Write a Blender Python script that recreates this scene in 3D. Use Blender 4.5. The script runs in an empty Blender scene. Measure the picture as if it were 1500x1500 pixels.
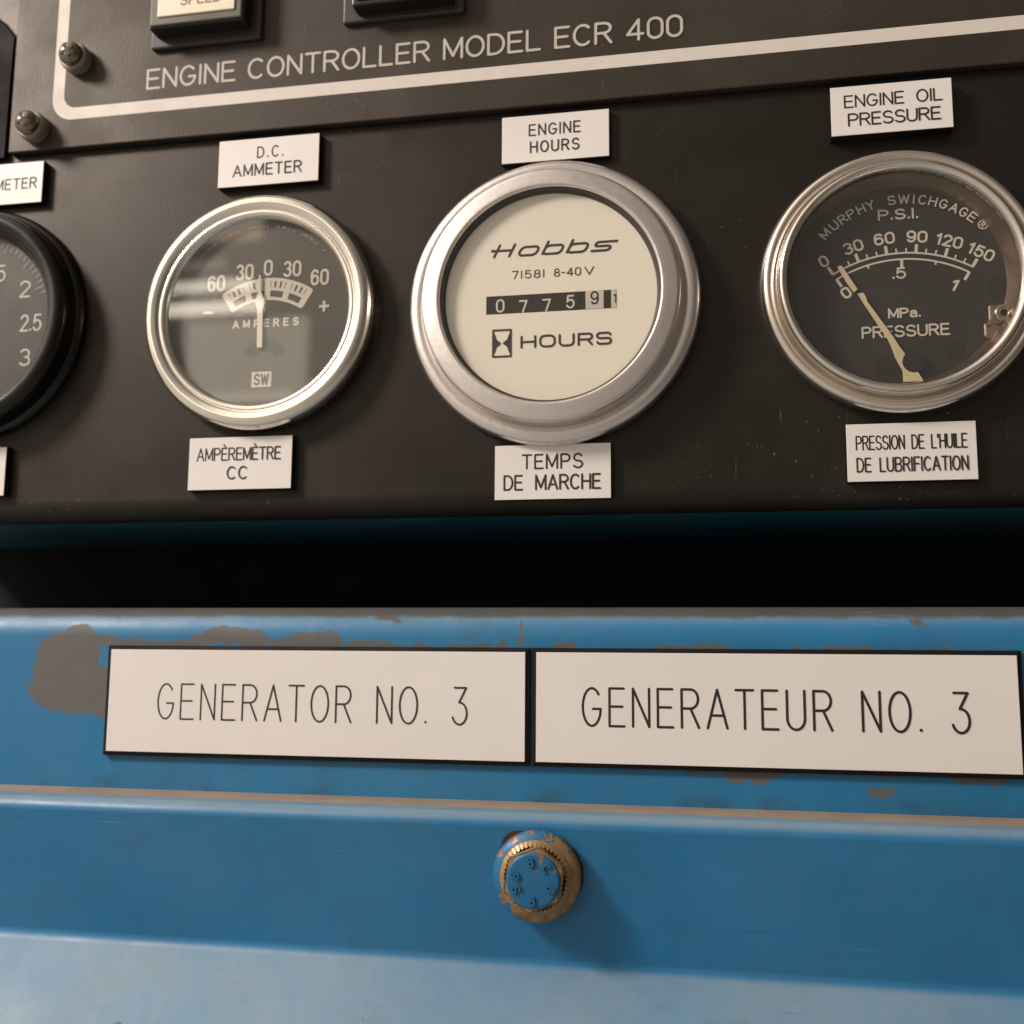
import bpy, bmesh, math, random
from mathutils import Vector, Matrix
random.seed(7)
C = bpy.context.scene.collection
sc = bpy.context.scene
MM = 0.001
R = math.radians

# ------------------------------------------------------------------ camera, light, exposure
cam_d = bpy.data.cameras.new("camera")
cam = bpy.data.objects.new("camera", cam_d)
C.objects.link(cam)
sc.camera = cam
cam_d.sensor_width = 36.0
cam_d.lens = 36.0 * 1549.27 / 1500.0
cam_d.clip_start = 0.01
cam_d.clip_end = 50.0
right = Vector((0.98259745, 0.18561506, 0.00702213))
up = Vector((0.01776646, -0.13154786, 0.9911506))
fwd = Vector((-0.18489622, 0.97377729, 0.13255631))
rot = Matrix((right, up, -fwd)).transposed().to_4x4()
cam.matrix_world = Matrix.Translation(Vector((44.745, -235.654, -32.079)) * MM) @ rot
cam_d.dof.use_dof = True
cam_d.dof.focus_distance = 0.226
cam_d.dof.aperture_fstop = 17.0

world = bpy.data.worlds.new("World")
sc.world = world
world.use_nodes = True
sc.view_settings.view_transform = 'Standard'
sc.view_settings.look = 'None'
sc.view_settings.exposure = 0.0
sc.view_settings.gamma = 1.0
sc.view_settings.use_curve_mapping = False


class NT:
    """small helper for wiring shader nodes"""
    def __init__(self, tree):
        self.t = tree

    def n(self, typ, **kw):
        nd = self.t.nodes.new(typ)
        for k, v in kw.items():
            setattr(nd, k, v)
        return nd

    def link(self, a, b):
        self.t.links.new(a, b)

    def setin(self, sock, v):
        if isinstance(v, bpy.types.NodeSocket):
            self.link(v, sock)
        else:
            sock.default_value = v

    def math(self, op, a, b=0.0, clamp=False):
        nd = self.n('ShaderNodeMath', operation=op, use_clamp=clamp)
        self.setin(nd.inputs[0], a)
        self.setin(nd.inputs[1], b)
        return nd.outputs[0]

    def smooth(self, v, a, b, to0=0.0, to1=1.0):
        nd = self.n('ShaderNodeMapRange', interpolation_type='SMOOTHSTEP')
        self.setin(nd.inputs[0], v)
        nd.inputs[1].default_value = a
        nd.inputs[2].default_value = b
        nd.inputs[3].default_value = to0
        nd.inputs[4].default_value = to1
        return nd.outputs[0]

    def mix(self, f, a, b):
        nd = self.n('ShaderNodeMix', data_type='RGBA')
        self.setin(nd.inputs[0], f)
        for s, v in ((nd.inputs[6], a), (nd.inputs[7], b)):
            if isinstance(v, bpy.types.NodeSocket):
                self.link(v, s)
            else:
                s.default_value = (*v, 1.0)
        return nd.outputs[2]

    def noise(self, vec, scale, detail=4.0, rough=0.55, dist=0.0):
        nd = self.n('ShaderNodeTexNoise')
        if vec is not None:
            self.link(vec, nd.inputs['Vector'])
        nd.inputs['Scale'].default_value = scale
        nd.inputs['Detail'].default_value = detail
        nd.inputs['Roughness'].default_value = rough
        nd.inputs['Distortion'].default_value = dist
        return nd.outputs['Fac']


# ---- the room round the machine, as it shows in the chrome and the glasses: pale walls to the left, dark to the right
w = NT(world.node_tree)
world.node_tree.nodes.clear()
tc = w.n('ShaderNodeTexCoord')
sep = w.n('ShaderNodeSeparateXYZ')
w.link(tc.outputs['Generated'], sep.inputs[0])
dx, dy, dz = sep.outputs
leftness = w.smooth(dx, 0.75, -0.9)
upness = w.smooth(dz, -0.6, 0.9)
base = w.mix(leftness, (0.09, 0.078, 0.068), (0.52, 0.455, 0.39))
floor = w.smooth(dz, -0.15, -0.75)
base = w.mix(w.math('MULTIPLY', floor, 0.6), base, (0.36, 0.32, 0.27))
nd = w.n('ShaderNodeVectorMath', operation='DOT_PRODUCT')
w.link(tc.outputs['Generated'], nd.inputs[0])
nd.inputs[1].default_value = Vector((-0.66, -0.30, 0.62)).normalized()
base = w.mix(w.smooth(nd.outputs['Value'], 0.72, 0.98), base, (1.25, 1.1, 0.94))     # ceiling lit up round the lamp
front = w.math('MAXIMUM', w.math('MULTIPLY', dy, -1.0), 0.02)
u = w.math('DIVIDE', dx, front)
v = w.math('DIVIDE', dz, front)


def wbox(u0, u1, v0, v1, s=0.02):
    a = w.math('MULTIPLY', w.smooth(u, u0 - s, u0 + s), w.smooth(u, u1 + s, u1 - s))
    b = w.math('MULTIPLY', w.smooth(v, v0 - s, v0 + s), w.smooth(v, v1 + s, v1 - s))
    return w.math('MULTIPLY', a, b)


for (box, col, k) in (
        ((-0.54, -0.405, 0.262, 0.345, 0.006), (2.2, 1.95, 1.55), 1.0),
        ((-0.53, -0.42, 0.255, 0.267, 0.004), (3.4, 3.0, 2.4), 1.0),
        ((-0.60, -0.455, 0.352, 0.366, 0.003), (8.0, 7.1, 5.9), 1.0),
        ((-0.60, -0.47, 0.377, 0.390, 0.003), (6.5, 5.8, 4.8), 1.0),
        ((-0.60, -0.50, 0.402, 0.412, 0.004), (1.5, 1.3, 1.05), 1.0),
        ((-0.60, -0.46, 0.432, 0.50, 0.006), (2.6, 2.0, 1.45), 1.0),
        ((0.12, 0.30, 0.25, 0.6, 0.03), (0.35, 0.30, 0.25), 1.0)):
    base = w.mix(w.math('MULTIPLY', wbox(*box), k), base, col)
bg = w.n('ShaderNodeBackground')
w.link(base, bg.inputs[0])
bg.inputs[1].default_value = 1.22
wo = w.n('ShaderNodeOutputWorld')
w.link(bg.outputs[0], wo.inputs[0])


def lamp(name, loc, target, size, watts, col):
    d = bpy.data.lights.new(name, 'AREA')
    d.shape = 'DISK'
    d.size = size
    d.energy = watts
    d.color = col
    o = bpy.data.objects.new(name, d)
    C.objects.link(o)
    o.location = loc
    o.rotation_euler = (Vector(target) - Vector(loc)).to_track_quat('-Z', 'Y').to_euler()
    return o


lamp("work_lamp", (-0.64, -0.41, 0.50), (0, 0, 0), 0.17, 8.2, (1.0, 0.885, 0.80))

# ------------------------------------------------------------------ materials
MATS = {}


def new_mat(name):
    m = bpy.data.materials.new(name)
    m.use_nodes = True
    t = NT(m.node_tree)
    bsdf = m.node_tree.nodes['Principled BSDF']
    MATS[name] = m
    return m, t, bsdf


def objvec(t):
    return t.n('ShaderNodeTexCoord').outputs['Object']


def bump(t, bsdf, h, strength, dist=0.0002):
    b = t.n('ShaderNodeBump')
    b.inputs['Strength'].default_value = strength
    b.inputs['Distance'].default_value = dist
    t.link(h, b.inputs['Height'])
    t.link(b.outputs[0], bsdf.inputs['Normal'])


def plain(name, col, rough=0.5, metal=0.0, var=0.12, scale=150.0, spec=0.5, coat=0.0, bmp=0.0, rvar=0.08):
    m, t, b = new_mat(name)
    vec = objvec(t)
    f = t.noise(vec, scale, 5.0)
    lo = tuple(c * (1 - var) for c in col)
    hi = tuple(min(1, c * (1 + var)) for c in col)
    t.link(t.mix(f, lo, hi), b.inputs['Base Color'])
    t.link(t.smooth(t.noise(vec, scale * 0.37, 4.0), 0.3, 0.7, max(0.02, rough - rvar), rough + rvar), b.inputs['Roughness'])
    b.inputs['Metallic'].default_value = metal
    b.inputs['Specular IOR Level'].default_value = spec
    b.inputs['Coat Weight'].default_value = coat
    if bmp:
        bump(t, b, t.noise(vec, 2500.0, 3.0), bmp, 0.0001)
    return m


def speckled_black(name, col, rough, dust, dust_amt, grain=0.25):
    """satin black paint with fine grain, dust specks and faint smears"""
    m, t, b = new_mat(name)
    vec = objvec(t)
    smear = t.smooth(t.noise(vec, 22.0, 6.0, 0.65, 0.6), 0.45, 0.75)
    c = t.mix(t.math('MULTIPLY', smear, 0.7), col, tuple(x * 1.6 + 0.006 for x in col))
    specks = t.smooth(t.noise(vec, 1150.0, 2.0, 0.5), 0.675, 0.735)
    where = t.smooth(t.noise(vec, 20.0, 3.0, 0.6), 0.46, 0.62)
    sp = t.math('MULTIPLY', t.math('MULTIPLY', specks, where), dust_amt)
    c = t.mix(sp, c, dust)
    # fine scratches: stretched noise
    mp = t.n('ShaderNodeMapping')
    t.link(vec, mp.inputs[0])
    mp.inputs['Rotation'].default_value = (0, R(32), 0)
    mp.inputs['Scale'].default_value = (1500, 300, 90)
    scr = t.smooth(t.noise(mp.outputs[0], 1.0, 2.0, 0.5), 0.69, 0.76)
    scr = t.math('MULTIPLY', t.math('MULTIPLY', scr, t.smooth(t.noise(vec, 18.0, 2.0), 0.48, 0.62)), dust_amt * 0.55)
    c = t.mix(scr, c, dust)
    t.link(c, b.inputs['Base Color'])
    t.link(t.smooth(t.noise(vec, 55.0, 4.0), 0.3, 0.7, rough - 0.05, rough + 0.07), b.inputs['Roughness'])
    b.inputs['Specular IOR Level'].default_value = 0.36
    b.inputs['Specular Tint'].default_value = (1.0, 0.89, 0.79, 1.0)
    bump(t, b, t.noise(vec, 1500.0, 3.0, 0.6), grain, 0.00012)
    return m


speckled_black('panel_black', (0.0088, 0.0070, 0.0057), 0.43, (0.19, 0.15, 0.105), 0.9, 0.18)
speckled_black('controller_black', (0.030, 0.0240, 0.0192), 0.50, (0.14, 0.11, 0.08), 0.5, 0.3)
plain('laminate_white', (0.78, 0.74, 0.71), 0.42, var=0.07, scale=28.0)
plain('laminate_black', (0.007, 0.0055, 0.0045), 0.65, spec=0.2)
plain('ink_black', (0.018, 0.014, 0.012), 0.6)
plain('ink_plate', (0.035, 0.026, 0.02), 0.6)
plain('silkscreen_white', (0.66, 0.61, 0.55), 0.6, var=0.10, scale=400.0)
plain('silkscreen_letters', (0.52, 0.47, 0.42), 0.6, var=0.15, scale=600.0)
plain('dial_print', (0.62, 0.57, 0.48), 0.6, var=0.06)
plain('dial_print_dim', (0.40, 0.35, 0.29), 0.6)
plain('dial_black', (0.017, 0.014, 0.0115), 0.55)
plain('dial_grey', (0.055, 0.046, 0.036), 0.55)
plain('dial_cream', (0.81, 0.77, 0.675), 0.5, var=0.03, scale=50.0)
plain('dial_brown', (0.16, 0.125, 0.095), 0.4, 0.3)
plain('wheel_black', (0.02, 0.017, 0.014), 0.45)
plain('wheel_white', (0.56, 0.525, 0.46), 0.5)
plain('needle_cream', (0.66, 0.55, 0.36), 0.5)
plain('needle_white', (0.72, 0.66, 0.55), 0.5)
plain('hole_black', (0.006, 0.005, 0.0045), 0.6)
plain('inner_wall', (0.035, 0.03, 0.026), 0.5)
plain('black_plastic', (0.012, 0.0105, 0.009), 0.35)
plain('flange_plastic', (0.028, 0.024, 0.021), 0.45)
plain('olive_frame', (0.085, 0.075, 0.05), 0.4)
plain('lens_cream', (0.80, 0.72, 0.55), 0.35, var=0.03)
plain('switch_ink', (0.30, 0.19, 0.14), 0.6)
plain('screw_steel', (0.22, 0.18, 0.135), 0.22, 0.95)
plain('screw_collar', (0.26, 0.225, 0.19), 0.5, 0.4)
plain('gauge_black', (0.007, 0.0055, 0.0045), 0.24, spec=0.4)
plain('back_wall', (0.013, 0.0155, 0.0165), 0.8, spec=0.1)


def metal(name, col, rough, blotch=0.12, tarnish=(0.30, 0.20, 0.12), amount=0.4):
    m, t, b = new_mat(name)
    vec = objvec(t)
    f = t.smooth(t.noise(vec, 90.0, 3.0, 0.5), 0.35, 0.7)
    c = t.mix(f, col, tuple(x * (1 - blotch) for x in col))
    dirt = t.smooth(t.noise(vec, 420.0, 5.0, 0.7), 0.62, 0.76)
    c = t.mix(t.math('MULTIPLY', dirt, amount), c, tarnish)
    t.link(c, b.inputs['Base Color'])
    b.inputs['Metallic'].default_value = 1.0
    t.link(t.smooth(t.noise(vec, 900.0, 4.0), 0.3, 0.75, rough * 0.9, rough * 1.12), b.inputs['Roughness'])
    return m


metal('chrome_warm', (0.90, 0.84, 0.745), 0.19, 0.06, amount=0.25)
metal('satin_steel', (0.80, 0.745, 0.715), 0.33, 0.05, (0.42, 0.32, 0.25), 0.22)
metal('nickel_worn', (0.80, 0.73, 0.655), 0.22, 0.12, (0.42, 0.28, 0.19), 0.3)
metal('cone_bronze', (0.50, 0.37, 0.29), 0.36, 0.2)
metal('post_metal', (0.42, 0.34, 0.29), 0.3, 0.2)


def glass(name, boost=1.8, tint=(1, 1, 1)):
    m, t, b = new_mat(name)
    m.node_tree.nodes.remove(b)
    tr = t.n('ShaderNodeBsdfTransparent')
    tr.inputs[0].default_value = (*tint, 1)
    gl = t.n('ShaderNodeBsdfGlossy')
    gl.inputs['Roughness'].default_value = 0.02
    lw = t.n('ShaderNodeLayerWeight')
    lw.inputs[0].default_value = 0.5
    fr = t.math('ADD', 0.04, t.math('MULTIPLY', t.math('POWER', lw.outputs['Facing'], 5.0), 0.9))   # Schlick, the same from both sides
    mx = t.n('ShaderNodeMixShader')
    t.link(t.math('MULTIPLY', fr, boost, True), mx.inputs[0])
    t.link(tr.outputs[0], mx.inputs[1])
    t.link(gl.outputs[0], mx.inputs[2])
    t.link(mx.outputs[0], m.node_tree.nodes['Material Output'].inputs[0])
    return m


glass('clear_glass', 1.9, (0.97, 0.96, 0.94))
glass('dull_lens', 0.8, (0.98, 0.97, 0.95))


def blue_paint(name, blobs, wear_col, lines=(), edge=None, edge_col=(0.4, 0.3, 0.22), dusty=0.25,
               base=((0.008, 0.150, 0.335), (0.014, 0.182, 0.385))):
    """glossy blue enamel; blobs = places where the enamel is rubbed through (x, z, rx, rz in mm)"""
    m, t, b = new_mat(name)
    vec = objvec(t)
    sp = t.n('ShaderNodeSeparateXYZ')
    t.link(vec, sp.inputs[0])
    X, Y, Z = sp.outputs
    big = t.noise(vec, 14.0, 4.0, 0.55)
    c = t.mix(t.smooth(big, 0.3, 0.7), *base)
    veil = t.smooth(t.noise(vec, 9.0, 5.0, 0.6, 0.5), 0.42, 0.68)
    c = t.mix(t.math('MULTIPLY', veil, 0.28), c, (0.040, 0.150, 0.255))
    dustf = t.math('MULTIPLY', t.smooth(t.noise(vec, 45.0, 6.0, 0.6), 0.45, 0.8), dusty)
    c = t.mix(dustf, c, (0.06, 0.18, 0.33))
    mask = None
    nz1 = t.math('SUBTRACT', t.noise(vec, 170.0, 5.0, 0.62), 0.5)
    nz2 = t.math('SUBTRACT', t.noise(vec, 60.0, 3.0, 0.5), 0.5)
    nz = t.math('ADD', t.math('MULTIPLY', nz1, 0.8), t.math('MULTIPLY', nz2, 0.3))
    wx = t.math('MULTIPLY', t.math('SUBTRACT', t.noise(vec, 95.0, 4.0, 0.6), 0.5), 14 * MM)
    mz = t.n('ShaderNodeMapping')
    t.link(vec, mz.inputs[0])
    mz.inputs['Location'].default_value = (3.1, 1.7, 5.3)
    wz = t.math('MULTIPLY', t.math('SUBTRACT', t.noise(mz.outputs[0], 85.0, 5.0, 0.65), 0.5), 9 * MM)
    X, Z0 = t.math('ADD', X, wx), Z
    Z = t.math('ADD', Z, wz)
    for (x, z, rx, rz) in blobs:
        a = t.math('DIVIDE', t.math('SUBTRACT', X, x * MM), rx * MM)
        d = t.math('DIVIDE', t.math('SUBTRACT', Z, z * MM), rz * MM)
        l = t.math('SUBTRACT', 1.0, t.math('SQRT', t.math('ADD', t.math('MULTIPLY', a, a), t.math('MULTIPLY', d, d))))
        mask = l if mask is None else t.math('MAXIMUM', mask, l)
    rough_w = 0.0
    if mask is not None:
        mk = t.smooth(t.math('ADD', mask, nz), -0.06, 0.07)
        wc = t.mix(t.noise(vec, 260.0, 4.0), tuple(x * 0.82 for x in wear_col), tuple(x * 1.15 for x in wear_col))
        c = t.mix(mk, c, wc)
        rough_w = mk
    Z = Z0
    if edge is not None:                       # (axis, from, to, noise): rubbed edge of the sheet
        ax, e0, e1, k = edge
        src = {'z': Z, 'y': Y}[ax]
        ev = t.math('ADD', src, t.math('MULTIPLY', nz, k * MM))
        ek = t.smooth(ev, e0 * MM, e1 * MM)
        if ax == 'y':
            ek = t.math('MULTIPLY', ek, t.smooth(Z, -66.5 * MM, -65.5 * MM))
        ec = t.mix(t.smooth(t.noise(vec, 90.0, 5.0), 0.35, 0.65), tuple(x * 0.85 for x in edge_col), edge_col)
        c = t.mix(ek, c, ec)
        rough_w = ek if isinstance(rough_w, float) else t.math('MAXIMUM', rough_w, ek)
    # upward faces paler: some dust, and the light they catch painted in
    gn = t.n('ShaderNodeNewGeometry')
    gs = t.n('ShaderNodeSeparateXYZ')
    t.link(gn.outputs['Normal'], gs.inputs[0])
    up_pale = t.math('MULTIPLY', t.smooth(gs.outputs[2], 0.25, 0.85), t.smooth(t.noise(vec, 38.0, 6.0, 0.62), 0.25, 0.75, 0.45, 0.8))
    if not isinstance(rough_w, float):
        up_pale = t.math('MULTIPLY', up_pale, t.math('SUBTRACT', 1.0, rough_w))
    c = t.mix(t.math('MULTIPLY', up_pale, 0.85), c, (0.28, 0.345, 0.37))
    # fine scratches and wipe marks
    for (ang, sc_, lo, k, colr) in ((12, (70, 300, 2300), 0.695, 0.4, (0.16, 0.30, 0.42)), (-35, (60, 300, 1900), 0.70, 0.45, (0.02, 0.05, 0.09)), (64, (110, 300, 2600), 0.69, 0.35, (0.18, 0.27, 0.33))):
        mp = t.n('ShaderNodeMapping')
        t.link(vec, mp.inputs[0])
        mp.inputs['Rotation'].default_value = (0, R(ang), 0)
        mp.inputs['Scale'].default_value = sc_
        scr = t.smooth(t.noise(mp.outputs[0], 1.0, 2.0, 0.5), lo, lo + 0.06)
        scr = t.math('MULTIPLY', scr, t.smooth(t.noise(vec, 21.0, 3.0), 0.47, 0.62))
        c = t.mix(t.math('MULTIPLY', scr, k), c, colr)
    # patchy darker tone, deepening down to the ledge, fainter scattered patches elsewhere
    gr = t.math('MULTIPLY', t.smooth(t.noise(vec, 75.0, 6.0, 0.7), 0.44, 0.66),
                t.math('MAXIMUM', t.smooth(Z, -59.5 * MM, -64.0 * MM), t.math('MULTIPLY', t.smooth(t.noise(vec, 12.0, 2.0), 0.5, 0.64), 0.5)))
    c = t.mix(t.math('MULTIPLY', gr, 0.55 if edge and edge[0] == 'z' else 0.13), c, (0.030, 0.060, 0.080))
    # pinhead chips and grime flecks
    chips = t.smooth(t.noise(vec, 700.0, 2.0, 0.5), 0.72, 0.76)
    chips = t.math('MULTIPLY', chips, t.smooth(t.noise(vec, 25.0, 2.0), 0.5, 0.62))
    c = t.mix(t.math('MULTIPLY', chips, 0.7), c, (0.12, 0.085, 0.06))
    t.link(c, b.inputs['Base Color'])
    r0 = t.smooth(t.noise(vec, 70.0, 5.0, 0.6), 0.3, 0.75, 0.40, 0.55)
    if not isinstance(rough_w, float):
        r0 = t.math('ADD', r0, t.math('MULTIPLY', rough_w, 0.2))
    t.link(r0, b.inputs['Roughness'])
    b.inputs['Specular IOR Level'].default_value = 0.5
    bump(t, b, t.math('ADD', t.math('MULTIPLY', t.noise(vec, 420.0, 3.0), 0.22), t.math('MULTIPLY', t.noise(vec, 40.0, 2.0), 1.6)), 0.28, 0.0006)
    return m


RAIL_BLOBS = [(-110, -35.5, 10.5, 8.0), (-103, -42, 15, 5.5), (-114, -42, 6.5, 4.0), (-107, -30, 6, 4.2), (-88, -30.4, 16, 1.4),
              (-66, -29.2, 10, 2.2), (-48, -29.4, 10, 1.8), (-28, -31.0, 11, 1.3), (-8, -31.0, 7, 1.2), (-2, -29.6, 1.8, 1.3),
              (13, -30.0, 2.4, 1.5), (41, -31.0, 9, 1.2), (69, -31.0, 7, 1.2), (95, -31.6, 8, 1.0), (52, -57.4, 6.5, 1.9), (41, -56.8, 4, 0.9),
              (98, -56.8, 8, 0.8), (78, -56.5, 6, 0.6), (78, -60.0, 2.0, 0.55), (1.3, -27.0, 0.45, 3.2), (88, -24.5, 1.6, 0.7), (-30, -24.6, 2.4, 0.8)]
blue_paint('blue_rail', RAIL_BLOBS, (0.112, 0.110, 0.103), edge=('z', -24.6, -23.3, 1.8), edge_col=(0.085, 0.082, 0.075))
blue_paint('blue_door', [(-77, -108, 0.8, 0.7), (10, -71, 0.01, 0.01)], (0.20, 0.11, 0.07), edge=('y', -12.6, -11.0, 1.5),
           edge_col=(0.31, 0.235, 0.175), dusty=0.35)
blue_paint('blue_housing', [(15, 60, 0.01, 0.01)], (0.1, 0.08, 0.06), base=((0.014, 0.115, 0.185), (0.018, 0.135, 0.21)))


def bolt_paint(name, lo, hi, zlo):
    m, t, b = new_mat(name)
    vec = objvec(t)
    f = t.noise(vec, 210.0, 4.0, 0.55, 0.6)
    sp = t.n('ShaderNodeSeparateXYZ')
    t.link(vec, sp.inputs[0])
    # the enamel is gone on the lower right of the flange and along the raised edges
    k = t.math('ADD', f, t.math('MULTIPLY', t.math('SUBTRACT', sp.outputs[0], sp.outputs[2]), zlo))
    g = t.n('ShaderNodeNewGeometry')
    mk = t.smooth(k, lo, hi)
    rust = t.mix(t.smooth(t.noise(vec, 420.0, 5.0, 0.65), 0.35, 0.68), (0.38, 0.235, 0.105), (0.24, 0.115, 0.055))
    c = t.mix(mk, (0.008, 0.120, 0.27), rust)
    t.link(c, b.inputs['Base Color'])
    t.link(t.math('MULTIPLY', mk, 0.45), b.inputs['Metallic'])
    t.link(t.smooth(t.noise(vec, 500.0, 3.0), 0.3, 0.7, 0.34, 0.5), b.inputs['Roughness'])
    bump(t, b, t.math('ADD', t.math('MULTIPLY', mk, -0.6), t.noise(vec, 700.0, 3.0)), 0.3, 0.00025)
    return m


bolt_paint('bolt_flange', 0.415, 0.445, 12.0)
bolt_paint('bolt_head', 0.61, 0.65, 4.0)
plain('bolt_rust', (0.35, 0.225, 0.11), 0.42, 0.4, var=0.35, scale=700.0, bmp=0.3)
plain('rust_stain', (0.055, 0.018, 0.011), 0.7, var=0.3, scale=600.0)
plain('bolt_blue', (0.008, 0.120, 0.27), 0.38, var=0.1, scale=400.0)

# ------------------------------------------------------------------ object helpers


def link_mesh(name, bm, mat, origin, parent=None, smooth=None):
    me = bpy.data.meshes.new(name)
    bmesh.ops.translate(bm, verts=bm.verts, vec=-Vector(origin))
    bmesh.ops.scale(bm, verts=bm.verts, vec=(MM, MM, MM))
    bm.to_mesh(me)
    bm.free()
    for m in (mat if isinstance(mat, (list, tuple)) else [mat]):
        me.materials.append(MATS[m])
    if smooth is not None:
        for p in me.polygons:
            p.use_smooth = True
        me.set_sharp_from_angle(angle=R(smooth))
    o = bpy.data.objects.new(name, me)
    C.objects.link(o)
    if parent:
        o.parent = parent
    else:
        o.location = Vector(origin) * MM
    return o


def tag(o, label, cat, group=None):
    o['label'] = label
    o['category'] = cat
    if group:
        o['group'] = group


class Thing:
    def __init__(self, name, origin, label, cat, group=None):
        self.origin = Vector(origin)
        self.e = bpy.data.objects.new(name, None)
        self.e.empty_display_size = 0.01
        C.objects.link(self.e)
        self.e.location = self.origin * MM
        tag(self.e, label, cat, group)

    def part(self, name, bm, mat, smooth=None, parent=None, label=None):
        o = link_mesh(name, bm, mat, self.origin, parent or self.e, smooth)
        if label:
            o['label'] = label
        return o


def BM():
    return bmesh.new()


def box(bm, x0, x1, y0, y1, z0, z1, bev=0.0, seg=2):
    """y0 = back, y1 = front (nearer the viewer, more negative)"""
    tmp = bmesh.new()
    bmesh.ops.create_cube(tmp, size=1.0)
    bmesh.ops.scale(tmp, verts=tmp.verts, vec=(abs(x1 - x0), abs(y1 - y0), abs(z1 - z0)))
    bmesh.ops.translate(tmp, verts=tmp.verts, vec=((x0 + x1) / 2, (y0 + y1) / 2, (z0 + z1) / 2))
    if bev:
        bmesh.ops.bevel(tmp, geom=tmp.edges[:], offset=bev, segments=seg, affect='EDGES', profile=0.5)
    merge(bm, tmp)


def merge(bm, tmp):
    me = bpy.data.meshes.new('tmp')
    tmp.to_mesh(me)
    tmp.free()
    bm.from_mesh(me)
    bpy.data.meshes.remove(me)


def lathe(bm, cx, cz, prof, n=128, closed=False):
    """prof = (radius, y) from outside to inside, seen from -Y"""
    rings = []
    for (r, y) in prof:
        if r < 1e-6:
            rings.append([bm.verts.new((cx, y, cz))])
        else:
            rings.append([bm.verts.new((cx + r * math.cos(2 * math.pi * i / n), y, cz + r * math.sin(2 * math.pi * i / n))) for i in range(n)])
    pairs = list(zip(rings, rings[1:]))
    if closed:
        pairs.append((rings[-1], rings[0]))
    for a, b in pairs:
        for i in range(n):
            j = (i + 1) % n
            if len(b) == 1:
                bm.faces.new((a[i], a[j], b[0]))
            elif len(a) == 1:
                bm.faces.new((a[0], b[j], b[i]))
            else:
                bm.faces.new((a[i], a[j], b[j], b[i]))
    bmesh.ops.recalc_face_normals(bm, faces=bm.faces)


def smooth_prof(pts, sub=4):
    """Catmull-Rom through profile points"""
    out = []
    P = [pts[0]] + list(pts) + [pts[-1]]
    for i in range(1, len(P) - 2):
        p0, p1, p2, p3 = P[i - 1], P[i], P[i + 1], P[i + 2]
        for s in range(sub):
            t = s / sub
            out.append(tuple(0.5 * ((2 * p1[k]) + (-p0[k] + p2[k]) * t + (2 * p0[k] - 5 * p1[k] + 4 * p2[k] - p3[k]) * t * t
                                    + (-p0[k] + 3 * p1[k] - 3 * p2[k] + p3[k]) * t ** 3) for k in (0, 1)))
    out.append(pts[-1])
    return out


def extrude_x(bm, prof, x0, x1, n=1, close=False):
    """prof = (y, z) list swept along X"""
    sup = []
    m = len(prof)
    for k in range(m if close else m - 1):
        p, q = prof[k], prof[(k + 1) % m]
        d = math.hypot(q[0] - p[0], q[1] - p[1])
        sup.append(p)
        if d > 2.0:                          # keep long flats flat under smooth shading
            for f in (0.15 / d, 1 - 0.15 / d):
                sup.append((p[0] + (q[0] - p[0]) * f, p[1] + (q[1] - p[1]) * f))
    if not close:
        sup.append(prof[-1])
    prof = sup
    rows = []
    for i in range(n + 1):
        x = x0 + (x1 - x0) * i / n
        rows.append([bm.verts.new((x, y, z)) for (y, z) in prof])
    m = len(prof)
    for a, b in zip(rows, rows[1:]):
        for k in range(m if close else m - 1):
            q = (k + 1) % m
            bm.faces.new((a[k], a[q], b[q], b[k]))
    if close:
        bm.faces.new(rows[0])
        bm.faces.new(rows[-1][::-1])
    bmesh.ops.recalc_face_normals(bm, faces=bm.faces)


def poly(bm, pts, y0, y1):
    """flat outline (x, z) with thickness from y0 (back) to y1 (front)"""
    f = [bm.verts.new((x, y1, z)) for x, z in pts]
    b = [bm.verts.new((x, y0, z)) for x, z in pts]
    bm.faces.new(f)
    bm.faces.new(b[::-1])
    n = len(pts)
    for i in range(n):
        j = (i + 1) % n
        bm.faces.new((f[i], b[i], b[j], f[j]))
    bmesh.ops.recalc_face_normals(bm, faces=bm.faces)


# ------------------------------------------------------------------ stroke lettering
def arc(cx, cy, rx, ry, a0, a1, n=14):
    return [(cx + rx * math.cos(R(a0 + (a1 - a0) * i / n)), cy + ry * math.sin(R(a0 + (a1 - a0) * i / n))) for i in range(n + 1)]


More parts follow.
